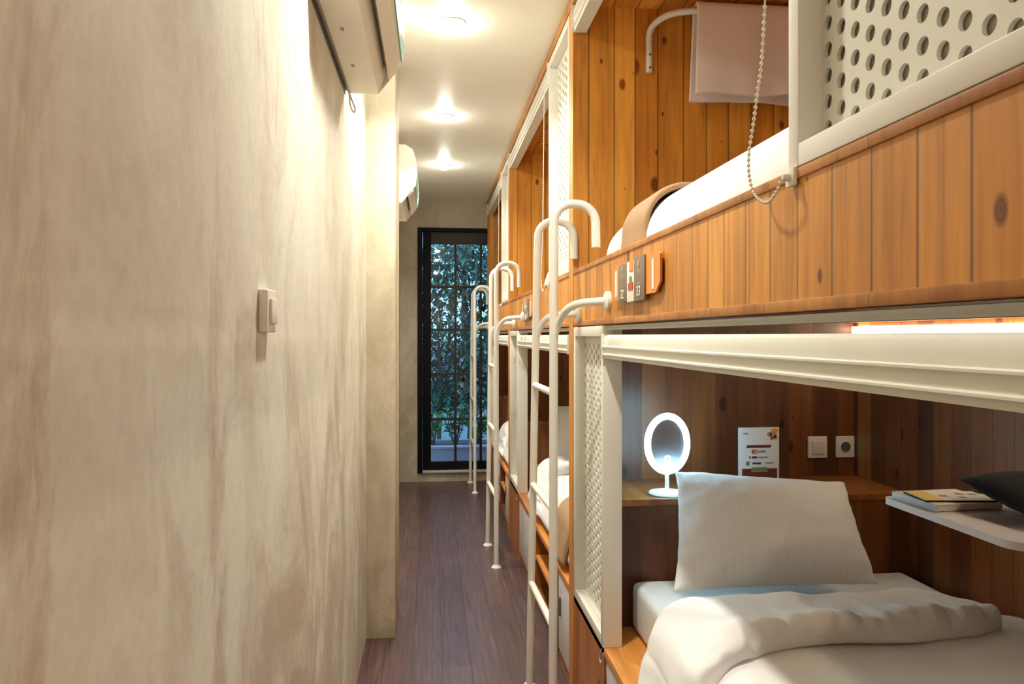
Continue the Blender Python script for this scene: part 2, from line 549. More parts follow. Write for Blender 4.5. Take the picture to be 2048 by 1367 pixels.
# glass door
d = bpy.data.objects.new('door_1', None)
C.objects.link(d)
d.location = (0.43, YB, 0.086)
tag(d, 'black framed glass door with a grid of panes at the corridor end', 'door', kind='structure')
bm = new()
add_box(bm, -0.133, -0.085, YB - 0.02, YB + 0.09, 0.086, 2.436, bev=0.004)
add_box(bm, 0.95, 0.99, YB - 0.02, YB + 0.09, 0.086, 2.436, bev=0.004)
add_box(bm, -0.085, 0.95, YB - 0.02, YB + 0.09, 2.40, 2.436, bev=0.004)
obj('door_frame', bm, M['black'], d)
bm = new()
add_box(bm, -0.083, -0.005, YB + 0.01, YB + 0.06, 0.11, 2.398, bev=0.003)
add_box(bm, 0.90, 0.948, YB + 0.01, YB + 0.06, 0.11, 2.398, bev=0.003)
add_box(bm, -0.005, 0.90, YB + 0.01, YB + 0.06, 0.11, 0.185, bev=0.003)
obj('door_leaf', bm, M['black'], d)
obj('top_rail', bx(-0.005, 0.90, YB + 0.008, YB + 0.06, 2.285, 2.398, bev=0.003), M['olive'], d)
bm = new()
for x in (0.23, 0.476, 0.70):
    add_box(bm, x - 0.012, x + 0.012, YB + 0.02, YB + 0.05, 0.185, 2.285, bev=0.003)
for z in (0.595, 1.031, 1.458, 1.872):
    add_box(bm, -0.005, 0.90, YB + 0.022, YB + 0.048, z - 0.012, z + 0.012, bev=0.003)
obj('muntin_grid', bm, M['olive'], d)
obj('glass_pane', bx(-0.005, 0.90, YB + 0.032, YB + 0.037, 0.185, 2.285), M['glass'], d)
obj('threshold', bx(-0.085, 0.95, YB - 0.03, YB + 0.06, 0.086, 0.108, bev=0.003), M['alu'], d)

# ---------------------------------------------------------------- perforated screen
def plate_bm(x, y0, y1, z0, z1, thick=0.006, pr=0.038, pc=0.035, r=0.0110):
    bm = new()
    nc = max(1, round((y1 - y0) / pc))
    pc = (y1 - y0) / nc
    SEG = 16

    def quad(a, b, c, d_):
        bm.faces.new([bm.verts.new(p) for p in (a, b, c, d_)])
    for i in range(nc):
        ya = y0 + i * pc
        yb = ya + pc
        z = z0
        if i % 2:
            quad((x, ya, z), (x, yb, z), (x, yb, z + pr / 2), (x, ya, z + pr / 2))
            z += pr / 2
        while z + pr <= z1 + 1e-6:
            cy, cz = (ya + yb) / 2, z + pr / 2
            O, I, K = [], [], []
            for k in range(SEG):
                a = 2 * math.pi * k / SEG
                ca, sa = math.cos(a), math.sin(a)
                m = max(abs(ca), abs(sa))
                O.append(bm.verts.new((x, cy + ca / m * pc / 2, cz + sa / m * pr / 2)))
                I.append(bm.verts.new((x, cy + ca * r, cz + sa * r)))
                K.append(bm.verts.new((x + thick, cy + ca * r, cz + sa * r)))
            for k in range(SEG):
                j = (k + 1) % SEG
                bm.faces.new((O[k], O[j], I[j], I[k]))
                bm.faces.new((I[k], I[j], K[j], K[k]))
            z += pr
        if z < z1 - 1e-6:
            quad((x, ya, z), (x, yb, z), (x, yb, z1), (x, ya, z1))
    return bm


def screen(name, root, y0, y1, z0, z1, st=0.030, rail=0.034, lab=None):
    """white framed perforated panel, flush with the bunk front"""
    x0, x1 = XF - 0.004, XF + 0.058
    bm = new()
    add_box(bm, x0, x1, y0, y0 + st, z0, z1, bev=0.003)
    add_box(bm, x0, x1, y1 - st, y1, z0, z1, bev=0.003)
    add_box(bm, x0, x1, y0 + st, y1 - st, z0, z0 + rail, bev=0.003)
    add_box(bm, x0, x1, y0 + st, y1 - st, z1 - rail, z1, bev=0.003)
    f = obj(name, bm, M['white_metal'], root)
    if lab:
        f['label'] = lab
    obj('perforated_sheet', plate_bm(XF + 0.033, y0 + st, y1 - st, z0 + rail, z1 - rail), M['screen_plate'], f, smooth=0)
    obj('backing_sheet', bx(XF + 0.043, XF + 0.049, y0 + st, y1 - st, z0 + rail, z1 - rail), M['screen_back'], f)
    return f


# ---------------------------------------------------------------- bunk modules
ZL, ZF0, ZF1, ZT = 0.417, 1.436, 1.648, 2.66


def bunk(yf, yn, label, near_wall=False, far_t=0.08):
    root = thing('capsule_bunk', (XF, yf, 0), label, 'bunk bed', 'built-in capsule bunks along the corridor')
    ya, yb = yn, yf
    # walls
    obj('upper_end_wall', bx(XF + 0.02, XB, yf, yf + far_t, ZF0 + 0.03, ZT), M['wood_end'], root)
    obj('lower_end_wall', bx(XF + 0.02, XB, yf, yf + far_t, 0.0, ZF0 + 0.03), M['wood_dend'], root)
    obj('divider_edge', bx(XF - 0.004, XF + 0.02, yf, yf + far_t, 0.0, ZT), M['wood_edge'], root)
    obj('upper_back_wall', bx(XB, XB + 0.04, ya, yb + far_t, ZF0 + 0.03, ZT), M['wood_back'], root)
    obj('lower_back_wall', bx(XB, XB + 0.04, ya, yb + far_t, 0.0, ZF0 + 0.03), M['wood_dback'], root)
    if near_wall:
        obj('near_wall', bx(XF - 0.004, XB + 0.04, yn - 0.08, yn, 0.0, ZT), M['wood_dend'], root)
    y0n = yn - 0.08 if near_wall else yn
    obj('roof', bx(XF + 0.03, XB + 0.04, y0n, yb + far_t, ZT, ZC - 0.002), M['wood_ceil'], root)
    obj('top_trim', bx(XF - 0.008, XF + 0.03, y0n, yb + far_t, ZT, ZC - 0.001, bev=0.003), M['wood_strip'], root)
    # upper deck and fascia
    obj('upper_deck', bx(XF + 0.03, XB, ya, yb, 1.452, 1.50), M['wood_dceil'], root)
    f = obj('fascia_board', bx(XF, XF + 0.03, ya, yb, ZF0 + 0.018, ZF1 - 0.016), M['wood_fascia'], root)
    bm = new()
    add_box(bm, XF - 0.004, XF + 0.034, ya, yb, ZF1 - 0.016, ZF1, bev=0.003)
    add_box(bm, XF - 0.003, XF + 0.03, ya, yb, ZF0, ZF0 + 0.018, bev=0.003)
    obj('fascia_moulding', bm, M['wood_strip'], f)
    obj('curtain_rail', bx(XF + 0.004, XF + 0.030, ya, yb - 0.52, 1.418, 1.432, bev=0.003), M['grey_rail'], root)
    # lower front
    ylp = yf - 0.50
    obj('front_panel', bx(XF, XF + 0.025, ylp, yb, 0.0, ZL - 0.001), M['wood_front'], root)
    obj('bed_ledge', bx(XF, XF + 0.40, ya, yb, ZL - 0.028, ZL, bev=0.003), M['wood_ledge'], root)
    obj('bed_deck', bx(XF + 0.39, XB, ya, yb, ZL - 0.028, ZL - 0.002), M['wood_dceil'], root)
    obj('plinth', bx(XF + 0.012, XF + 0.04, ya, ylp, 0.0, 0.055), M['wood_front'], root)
    yd1, yd0 = ylp - 0.012, yf - 1.20
    yn1, yn0 = yd0, yn + 0.30
    dr = obj('locker_door', bx(XF + 0.004, XF + 0.022, yd0 + 0.006, yd1, 0.058, ZL - 0.032, bev=0.002), M['door_white'], root)
    obj('door_handle', bx(XF - 0.004, XF + 0.006, yd0 + 0.05, yd0 + 0.066, 0.20, 0.275, bev=0.003), M['slot'], dr)
    dr = obj('locker_door', bx(XF + 0.004, XF + 0.022, yn + 0.006, yn0 - 0.012, 0.058, ZL - 0.032, bev=0.002), M['door_white'], root)
    obj('door_handle', bx(XF - 0.004, XF + 0.006, yn0 - 0.075, yn0 - 0.06, 0.215, 0.295, bev=0.003), M['slot'], dr)
    bm = new()
    add_box(bm, XF + 0.004, XF + 0.42, yn1 - 0.018, yn1, 0.055, ZL - 0.03)
    add_box(bm, XF + 0.004, XF + 0.42, yn0, yn0 + 0.018, 0.055, ZL - 0.03)
    add_box(bm, XF + 0.40, XF + 0.42, yn0, yn1, 0.055, ZL - 0.03)
    add_box(bm, XF + 0.004, XF + 0.42, yn0, yn1, 0.04, 0.06)
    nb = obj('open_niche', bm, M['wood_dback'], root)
    obj('niche_shelf', bx(XF + 0.006, XF + 0.40, yn0 + 0.018, yn1 - 0.018, 0.225, 0.245, bev=0.002), M['wood_ledge'], nb)
    # headboard box at the far end of the lower bed
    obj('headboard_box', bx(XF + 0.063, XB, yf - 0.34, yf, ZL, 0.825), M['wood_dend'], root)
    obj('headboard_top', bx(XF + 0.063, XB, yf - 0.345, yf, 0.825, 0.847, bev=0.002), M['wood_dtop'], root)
    screen('lower_screen', root, yf - 0.50, yf - 0.015, ZL, ZF0 - 0.004, lab='white perforated screen by the lower bed')
    screen('upper_screen', root, yn, yn + 0.515, ZF1 + 0.001, ZT - 0.002, lab='white perforated screen by the upper bed')
    # warm strip light under the upper deck, against the back wall
    obj('light_strip', bx(XB - 0.022, XB - 0.002, ya + 0.1, yb - 0.02, 1.410, 1.436, bev=0.003), M['led'], root)
    # little tie ring on the ledge front
    bm = new()
    yq = ylp - 0.006
    add_tube(bm, smooth_path([(XF - 0.006, yq + 0.014, ZL - 0.004), (XF - 0.012, yq + 0.012, ZL - 0.03), (XF - 0.012, yq, ZL - 0.042), (XF - 0.012, yq - 0.012, ZL - 0.03), (XF - 0.006, yq - 0.014, ZL - 0.004)]), 0.0028, 8)
    obj('tie_ring', bm, M['chrome'], root)
    return root


PODS = [(2.80, 0.56), (5.12, 2.88), (7.12, 5.20)]
bunk(*PODS[0], 'nearest wooden bunk, with the glowing oval mirror in its lower bed', near_wall=True)
bunk(*PODS[1], 'middle wooden bunk between the nearest and farthest ladders')
bunk(*PODS[2], 'farthest wooden bunk, next to the black glass door')


# ---------------------------------------------------------------- roller blinds
def blind(yf, yn, upper, chain_y=None, label=''):
    if upper:
        ya, yb, zt, hgt = yn + 0.517, yf - 0.004, ZT - 0.004, 0.100
    else:
        ya, yb, zt, hgt = yn + 0.004, yf - 0.503, 1.403, 0.074
    x = XF - 0.004
    root = thing('roller_blind', (XF + 0.02, (ya + yb) / 2, zt - hgt), label, 'roller blind', 'rolled-up white blinds of the bunks')
    s = hgt / 0.074
    p = [(x + 0.052, 0), (x + 0.012, 0), (x + 0.004, -0.006 * s), (x, -0.016 * s), (x, -0.034 * s), (x - 0.005, -0.036 * s), (x - 0.005, -0.039 * s), (x + 0.001, -0.042 * s),
         (x + 0.001, -0.058 * s), (x - 0.004, -0.060 * s), (x - 0.004, -0.063 * s), (x + 0.002, -0.066 * s), (x + 0.004, -0.074 * s), (x + 0.052, -0.074 * s)]
    bm = new()
    add_prism(bm, [(a, zt + b) for a, b in p], 'y', ya + 0.006, yb - 0.006)
    obj('cassette', bm, M['blind'], root, smooth=25)
    for y in (ya, yb - 0.006):
        obj('end_cap', bx(x - 0.007, x + 0.053, y, y + 0.006, zt - hgt - 0.002, zt + 0.002, bev=0.002), M['plastic'], root)
    if chain_y is not None:
        bm = new()
        xc = XF - 0.022
        pts = [(xc, chain_y + 0.000, zt - hgt + 0.01), (xc, chain_y + 0.05, 1.92), (xc, chain_y + 0.08, 1.78), (xc, chain_y + 0.11, 1.69), (xc, chain_y + 0.094, 1.635), (xc, chain_y + 0.046, 1.607), (xc, chain_y + 0.008, 1.618), (xc, chain_y - 0.004, 1.636)]
        path = smooth_path(pts, 60)
        step, last, acc = 0.0085, None, 0.0
        cord = []
        for p_ in path:
            if last is None or (p_ - last).length >= step:
                if p_.z > 1.645 or True:
                    bmesh.ops.create_icosphere(bm, subdivisions=2, radius=0.0031, matrix=Matrix.Translation(p_))
                last = p_
        add_tube(bm, path[::12], 0.0014, 6)
        obj('bead_chain', bm, M['bead'], root)
        bm = new()
        add_box(bm, XF - 0.010, XF - 0.003, chain_y - 0.018, chain_y + 0.008, 1.622, 1.650, bev=0.003)
        add_lathe(bm, [(0.004, -0.020), (0.006, -0.016), (0.006, -0.009)], (XF, chain_y - 0.004, 1.636), 'x', 16)
        obj('chain_holder', bm, M['plastic'], root)
    return root


blind(*PODS[0], False, None, 'rolled blind across the lower bed with the oval mirror')
blind(*PODS[1], False, None, 'rolled blind over the lower bed of the middle bunk')
blind(*PODS[2], False, None, 'rolled blind over the lower bed of the farthest bunk')
blind(*PODS[0], True, 1.065, 'rolled blind of the towel bed with a looped bead chain')
blind(*PODS[1], True, 3.402, 'rolled blind at the top of the middle bunk')
blind(*PODS[2], True, 5.722, 'rolled blind at the top of the farthest bunk by the door')


# ---------------------------------------------------------------- ladders
def ladder(label):
    root = thing('bunk_ladder', (0.40, 2.62, 0), label, 'ladder', 'white ladders hooked over the bunks')
    rt = 0.0145
    sides = [dict(f=(0.404, 2.465), t=(0.400, 2.420), b=(XF - 0.008, 2.232, 1.506)), dict(f=(0.388, 2.945), t=(0.400, 2.795), b=(XF - 0.008, 2.679, 1.480))]

    def at(s, z):
        q = z / 1.77
        return (s['f'][0] + (s['t'][0] - s['f'][0]) * q, s['f'][1] + (s['t'][1] - s['f'][1]) * q, z)
    for s in sides:
        x, y = s['t']
        pts = [at(s, z) for z in (0.006, 0.6, 1.2, 1.765)]
        rr = 0.062
        for k in range(1, 9):
            a = math.pi - k / 8 * math.pi / 2
            pts.append((x + rr + rr * math.cos(a), y, 1.772 + rr * math.sin(a)))
        for k in range(0, 9):
            a = math.pi / 2 - k / 8 * math.pi / 2
            pts.append((x + rr + 0.014 + rr * math.cos(a), y - 0.01 * k / 8, 1.772 + rr * math.sin(a)))
        pts.append((x + 2 * rr + 0.014, y - 0.012, 1.690))
        bm = new()
        add_tube(bm, pts, rt, 18)
        r_ = obj('rail', bm, M['white_metal'], root, smooth=50)
        bm = new()
        add_lathe(bm, [(0.030, 0.0), (0.030, 0.005), (0.022, 0.012), (0.0155, 0.020)], (s['f'][0], s['f'][1], 0), 'z', 24)
        obj('foot', bm, M['white_metal'], r_)
        bx_, by, bz = s['b']
        p0 = at(s, 1.385)
        bm = new()
        dz = bz - 1.385
        pts = smooth_path([p0, (p0[0] + 0.012, p0[1] - 0.012, 1.385 + dz * 0.42), (p0[0] + 0.032, p0[1] + (by - p0[1]) * 0.28, 1.385 + dz * 0.80), (p0[0] + 0.066, p0[1] + (by - p0[1]) * 0.55, bz - 0.004), (bx_, by, bz)], 8)
        add_tube(bm, pts, 0.0125, 16)
        add_lathe(bm, [(0.0, -0.012), (0.020, -0.012), (0.030, -0.006), (0.030, 0.004)], (XF - 0.004, by, bz), 'x', 20)
        obj('wall_bracket', bm, M['white_metal'], root, smooth=50)
    for z in (0.43, 0.822, 1.21):
        bm = new()
        add_tube(bm, [at(sides[0], z), at(sides[1], z)], 0.0125, 16)
        obj('rung', bm, M['white_metal'], root, smooth=50)
    return root


lad = ladder('nearest white tube ladder, hooked onto the bunk with the towel')
l2 = copy_tree(lad)
l2.location = (0.385, 2.62 + 2.02, 0)
l2['label'] = 'middle white ladder, on the bunk past the nearest ladder'
l3 = copy_tree(lad)
l3.location = (0.380, 2.62 + 4.16, 0)
l3['label'] = 'farthest white ladder, standing in front of the glass door'


# ---------------------------------------------------------------- soft furnishings
def fbm(p, sc, seed=0.0):
    q = Vector(p) * sc + Vector((seed, seed * 1.7, -seed))
    return noise.noise(q) + 0.5 * noise.noise(q * 2.1) + 0.25 * noise.noise(q * 4.3)


def slab(path, y0f, y1f, th, wr=0.01, wsc=6.0, seed=1.0, nseg=36, exp=2.6, taper=(0.12, 0.12), puff=None):
    """a soft sheet of thickness th laid along a path of (x, z) points, running from y0f(s) to y1f(s)"""
    P = [Vector((p[0], 0, p[1])) for p in path]
    n = len(P)
    L = [0.0]
    for i in range(1, n):
        L.append(L[-1] + (P[i] - P[i - 1]).length)
    bm = new()
    rings = []
    for i in range(n):
        s = L[i] / L[-1]
        t = (P[min(i + 1, n - 1)] - P[max(i - 1, 0)]).normalized()
        nn = Vector((-t.z, 0, t.x))
        if i == 0 or True:
            if nn.z < 0 and abs(nn.z) > abs(nn.x):
                nn = -nn
            elif abs(nn.z) <= abs(nn.x) and nn.x > 0:
                nn = -nn
        d0 = min(1.0, (L[i] + 0.004) / taper[0]) if taper[0] else 1.0
        d1 = min(1.0, (L[-1] - L[i] + 0.004) / taper[1]) if taper[1] else 1.0
        f = min(1 - (1 - d0) ** 2.4, 1 - (1 - d1) ** 2.4) ** 0.5
        a, b = y0f(s), y1f(s)
        ring = []
        for k in range(nseg):
            an = 2 * math.pi * k / nseg
            ca, sa = math.cos(an), math.sin(an)
            ey = (abs(ca) ** (2 / (exp * 2.2))) * (1 if ca >= 0 else -1)
            ez = (abs(sa) ** (2 / exp)) * (1 if sa >= 0 else -1)
            yy = (a + b) / 2 + (b - a) / 2 * ey
            tt = th * f
            if puff:
                tt *= puff(s, (yy - a) / (b - a + 1e-9))
            h = tt / 2 + tt / 2 * ez
            p = P[i] + nn * h
            p.y = yy
            if ez > -0.2:
                dsp = fbm((p.x, p.y, p.z), wsc, seed) * wr
                p += nn * dsp
                p.y += fbm((p.x + 7, p.y, p.z), wsc, seed + 3) * wr * 0.6
            ring.append(bm.verts.new(p))
        rings.append(ring)
    for i in range(n - 1):
        for k in range(nseg):
            bm.faces.new((rings[i][k], rings[i][(k + 1) % nseg], rings[i + 1][(k + 1) % nseg], rings[i + 1][k]))
    bm.faces.new(rings[0][::-1])
    bm.faces.new(rings[-1])
    return bm


def drape_path(xr, xl, zt, zb, rad=0.06, flare=0.0, n=64, m=12, kdown=12):
    pts = []
    for i in range(n):
        pts.append((xr + (xl + rad - xr) * i / n, zt))
    for i in range(m + 1):
        a = math.pi / 2 + i / m * math.pi / 2
        pts.append((xl + rad + rad * math.cos(a), zt - rad + rad * math.sin(a)))
    for i in range(1, kdown + 1):
        q = i / kdown
        pts.append((xl - flare * q, zt - rad + (zb - zt + rad) * q))
    return pts


def soft(name, bm, mat, label, cat, group=None, levels=1):
    o = obj(name, bm, mat, None, smooth=180)
    if levels:
        md = o.modifiers.new('round', 'SUBSURF')
        md.levels = levels
        md.render_levels = levels
    tag(o, label, cat, group)
    return o


def pillow_bm(TL, TR, BL, BR, T, nu=36, nv=26, seed=2.0, wr=0.006, flat=None):
    TL, TR, BL, BR = map(Vector, (TL, TR, BL, BR))
    nrm = ((TR - TL).cross(TL - BL)).normalized()
    if nrm.y > 0 and flat is None or flat is not None and nrm.z < 0:
        nrm = -nrm
    bm = new()
    F, B = {}, {}
    for j in range(nv + 1):
        v = -1 + 2 * j / nv
        for i in range(nu + 1):
            u = -1 + 2 * i / nu
            us = u * (1 - 0.055 * (1 - v * v) * abs(u) ** 2)
            vs = v * (1 - 0.070 * (1 - u * u) * abs(v) ** 2)
            a, b = (us + 1) / 2, (vs + 1) / 2
            p = (BL * (1 - a) + BR * a) * (1 - b) + (TL * (1 - a) + TR * a) * b
            prof = max(0.0, (1 - abs(u) ** 2.6) * (1 - abs(v) ** 2.6)) ** 0.62
            wv = fbm((u * 0.5, v * 0.5, 0), 3.2, seed) * wr * 1.6 * min(1, prof * 2)
            pinch = fbm((u * 1.2, v * 1.2, 3), 5.0, seed) * wr * (1 - min(prof, 1)) * 2.2
            edge = i in (0, nu) or j in (0, nv)
            F[i, j] = bm.verts.new(p + nrm * (T * prof + wv + pinch))
            B[i, j] = F[i, j] if edge else bm.verts.new(p - nrm * (T * 0.75 * prof + wv - pinch))
    if flat is not None:
        for v_ in bm.verts:
            v_.co.z = max(v_.co.z, flat)
    for j in range(nv):
        for i in range(nu):
            bm.faces.new((F[i, j], F[i + 1, j], F[i + 1, j + 1], F[i, j + 1]))
            bm.faces.new((B[i, j], B[i, j + 1], B[i + 1, j + 1], B[i + 1, j]))
    return bm


def lower_bed(yf, yn, where, grp, full=True):
    yh = yf - 0.345
    m_ = obj('mattress', bx(0.668, 1.64, yn + 0.02, yh - 0.006, ZL + 0.001, 0.578, bev=0.03, seg=4), M['sheet'], None)
    tag(m_, 'white mattress of the lower bed ' + where, 'mattress', 'mattresses of the lower beds')
    o = yf - 2.80
    soft('pillow', pillow_bm((0.800, 2.405 + o, 0.958), (1.405, 2.405 + o, 0.905), (0.712, 2.165 + o, 0.625), (1.372, 2.150 + o, 0.632), 0.105), M['pillowcase'],
         'white striped pillow leaning in the lower bed ' + where, 'pillow', 'pillows of the lower beds')
    # duvet: a body tucked flat plus its turned-down band, drawn as one quilt
    def y1(s):
        return 1.90 + o + 0.02 * math.sin(s * 5)
    root = thing('duvet', (1.1, 1.3 + o, 0.58), 'white duvet turned down on the lower bed ' + where, 'duvet', 'duvets of the lower beds')
    pth = drape_path(1.645, 0.645, 0.581, 0.425, 0.06, 0.05)
    b1 = slab(pth, lambda s: yn + 0.03, y1, 0.062, 0.012, 3.2, 4.0 + o, nseg=64, exp=4.5, taper=(0.10, 0.05))
    body = obj('quilt', b1, M['linen'], root, smooth=180)
    pth2 = drape_path(1.46, 0.628, 0.636, 0.440, 0.085, 0.035)

    def ylow(s):
        q = max(0.0, (s - 0.58) / 0.42)
        return 1.715 + o - 0.27 * q ** 1.5 + 0.008 * math.sin(s * 17) + 0.05 * max(0, 0.10 - s) / 0.10

    def yhigh(s):
        q = max(0.0, (s - 0.70) / 0.30)
        e = max(0.0, 1 - s / 0.13)
        return 1.985 + o + 0.012 * math.sin(s * 9 + 1) - 0.04 * q - 0.19 * e ** 1.2
    def hem(s, v):
        # short creases running back from the hem
        f = noise.noise(Vector((s * 26.0, v * 1.6, o))) + 0.6 * noise.noise(Vector((s * 60.0, v * 2.5, o + 5)))
        return 0.45 * f * math.exp(-max(0.0, v) / 0.30) + 0.20 * noise.noise(Vector((s * 9, v * 5, o + 2)))
    b2 = slab(pth2, ylow, yhigh, 0.070, 0.013, 5.0, 9.0 + o, nseg=72, exp=3.2, taper=(0.05, 0.04), puff=lambda s, v: 0.86 + 0.22 * math.exp(-((v - 0.16) / 0.16) ** 2) + hem(s, v))
    fold = obj('turned_down_band', b2, M['linen'], root, smooth=180)
    for q in (body, fold):
        md = q.modifiers.new('round', 'SUBSURF')
        md.levels = md.render_levels = 1
    return root


lower_bed(*PODS[0], 'beside the glowing mirror', None)
lower_bed(*PODS[1], 'in the middle bunk', None)
lower_bed(*PODS[2], 'in the farthest bunk', None)


def upper_bed(yf, yn, y_end, where, runner=True):
    m_ = obj('mattress', bx(0.665, 1.64, yn + 0.02, y_end - 0.05, 1.501, 1.734, bev=0.03, seg=4), M['sheet'], None)
    tag(m_, 'mattress under the duvet of the upper bed ' + where, 'mattress', 'mattresses of the upper beds')
    o = y_end - 2.60
    pth = drape_path(1.645, 0.664, 1.736, 1.575, 0.07, 0.0)
    soft('duvet', slab(pth, lambda s: yn + 0.02, lambda s: y_end, 0.072, 0.014, 3.0, 14.0 + yf, nseg=64, exp=3.6, taper=(0.10, 0.05)), M['linen'],
         'puffy white duvet on the upper bed ' + where, 'duvet', 'duvets of the upper beds')
    if runner:
        pth = drape_path(1.60, 0.602, 1.803, 1.600, 0.09, 0.0)
        soft('bed_runner', slab(pth, lambda s: 2.02 + o - 0.16 * (1 - s) + 0.01 * math.sin(9 * s), lambda s: 2.30 + o - 0.26 * (1 - s), 0.022, 0.006, 5.0, 20.0, nseg=24, exp=3.5, taper=(0.04, 0.04)), M['runner'],
             'brown runner across the upper duvet near its foot, ' + where, 'bed runner', 'brown bed runners')


upper_bed(*PODS[0], 2.585, 'below the hanging towel')
upper_bed(*PODS[1], 3.99, 'of the middle bunk', runner=False)
# brown runner on the lower bed of the middle bunk
soft('bed_runner', slab(drape_path(1.60, 0.580, 0.668, 0.44, 0.10, 0.03), lambda s: 3.04, lambda s: 3.36, 0.02, 0.008, 5.0, 31.0, nseg=24, exp=3.5, taper=(0.04, 0.04)), M['runner'],
     'brown runner draped over the lower duvet of the middle bunk', 'bed runner', 'brown bed runners')

# ---------------------------------------------------------------- towel bar and towel
tb = thing('towel_bar', (0.831, 2.795, 2.40), 'white bent tube towel bar screwed to the upper end wall', 'towel bar')
bm = new()
pts = smooth_path([(0.831, 2.788, 2.41), (0.831, 2.788, 2.50), (0.831, 2.786, 2.555), (0.845, 2.770, 2.588), (0.885, 2.730, 2.607), (0.95, 2.700, 2.612), (1.05, 2.690, 2.613), (1.30, 2.690, 2.613), (1.42, 2.700, 2.612), (1.49, 2.730, 2.607), (1.525, 2.770, 2.588), (1.535, 2.786, 2.555), (1.535, 2.788, 2.50), (1.535, 2.788, 2.41)], 6)
add_tube(bm, pts, 0.0125, 16)
obj('bar', bm, M['white_metal'], tb, smooth=50)
for x in (0.831, 1.535):
    for z in (2.425, 2.475):
        bm = new()
        add_lathe(bm, [(0.0045, -0.0145), (0.0045, -0.010)], (x, 2.788, z), 'y', 12)
        obj('screw', bm, M['slot'], tb)
# towel hung over the bar: front and back fall, built as one folded closed sheet
bm = new()
xs = [0.965 + 0.455 * i / 22 + 0.015 for i in range(23)]


def towel_sec(x):
    q = (x - 0.965) / 0.455
    wv = 0.006 * math.sin(q * 7) + 0.004 * math.sin(q * 17)
    zf = 2.288 + 0.012 * q + 0.006 * math.sin(q * 9)
    zb = 2.280 + 0.006 * math.sin(q * 4)
    yc, zc, r, t = 2.690, 2.613, 0.017, 0.016
    out = []
    for k in range(9):
        z = zf + (zc - zf) * k / 8
        out.append((yc - r - t - wv * (1 - k / 8) - 0.012 * (1 - k / 8), z))
    for k in range(1, 8):
        a = math.pi - k / 8 * math.pi
        out.append((yc + (r + t) * math.cos(a), zc + (r + t) * 0.9 * math.sin(a)))
    for k in range(9):
        z = zc + (zb - zc) * k / 8
        out.append((yc + r + t + wv * k / 8, z))
    for k in range(9):
        z = zb + (zc - zb) * k / 8
        out.append((yc + r - 0.001 + wv * (1 - k / 8), z))
    for k in range(1, 8):
        a = k / 8 * math.pi
        out.append((yc + r * math.cos(a), zc + r * 0.85 * math.sin(a)))
    for k in range(9):
        z = zc + (zf - zc) * k / 8
        out.append((yc - r + 0.001 - wv * k / 8 - 0.012 * k / 8, z))
    return out


rings = [[bm.verts.new((x + (0.012 * (2.613 - p[1]) / 0.3 if x < 0.985 else 0) * -1, p[0], p[1])) for p in towel_sec(x)] for x in xs]
nn_ = len(rings[0])
for i in range(len(rings) - 1):
    for k in range(nn_):
        bm.faces.new((rings[i][k], rings[i][(k + 1) % nn_], rings[i + 1][(k + 1) % nn_], rings[i + 1][k]))
bm.faces.new(rings[0][::-1])
bm.faces.new(rings[-1])
tag(obj('towel', bm, M['towel'], None, smooth=60), 'pinkish white towel hung over the white bar in the upper bunk', 'towel')

# ---------------------------------------------------------------- bed number sign on the fascia
def sign(dy, label):
    root = thing('bunk_sign', (XF - 0.006, 1.90 + dy, 1.49), label, 'sign', 'bed number signs on the fascia')
    x = XF - 0.006
    y0, y1 = 1.685 + dy, 2.125 + dy
    bm = new()
    add_prism(bm, [(y1, 1.503), (y1, 1.580), (y1 - 0.02, 1.600), (y0 + 0.02, 1.600), (y0, 1.592), (y0, 1.528), (y0 + 0.035, 1.503)], 'x', x - 0.006, x - 0.0005)
    obj('plate', bm, M['orange_plate'], root, smooth=0)

    def face(cy, cz, rot=0):
        return Matrix.Translation((0, cy, cz)) @ Matrix(((0, 0, -1, 0), (-1, 0, 0, 0), (0, 1, 0, 0), (0, 0, 0, 1))) @ Matrix.Rotation(rot, 4, 'Z')
    for cy, z0, z1, num, t in ((2.016 + dy, 1.494, 1.598, '32', 0.006), (1.846 + dy, 1.489, 1.602, '33', 0.008)):
        xt = x - t
        tb_ = obj('number_tab', bx(xt - 0.003, x - 0.005, cy - 0.048, cy + 0.048, z0, z1, bev=0.002), M['brown_tab'], root)
        tb_['label'] = 'brown tab with white figures'
        for body, size, dz in ((num, 0.036, -0.033), ('F', 0.022, 0.034), ('1', 0.022, 0.016), ('.', 0.03, -0.004)):
            b = text_bm(body, size, Matrix.Translation((xt - 0.0042, 0, 0)) @ face(cy, (z0 + z1) / 2 + dz))
            obj('figure', b, M['sign_white'], tb_, smooth=0)
    st = obj('middle_strip', bx(x - 0.010, x - 0.005, 1.897 + dy, 1.966 + dy, 1.490, 1.597, bev=0.002), M['sign_white'], root)
    st['label'] = 'white strip with a small coloured picture'
    bm = new()
    add_box(bm, x - 0.0115, x - 0.0095, 1.900 + dy, 1.935 + dy, 1.570, 1.596)
    obj('picture', bm, M['orange_plate'], st)
    bm = new()
    add_lathe(bm, [(0.014, -0.001), (0.014, 0.001)], (x - 0.0105, 1.925 + dy, 1.545), 'x', 14)
    obj('picture', bm, M['green'], st)
    bm = new()
    add_box(bm, x - 0.0120, x - 0.0095, 1.902 + dy, 1.948 + dy, 1.522, 1.540)
    obj('picture', bm, M['red'], st)
    for cy in (1.737, 2.095):
        bm = new()
        add_box(bm, x - 0.0075, x - 0.0055, cy - 0.008 + dy, cy + 0.008 + dy, 1.512, 1.585)
        obj('lettering_strip', bm, M['sign_white'], root)
    return root


sign(0.0, 'orange and brown bed number sign on the nearest bunk fascia')
sign(2.22, 'small bed number sign on the fascia of the middle bunk')

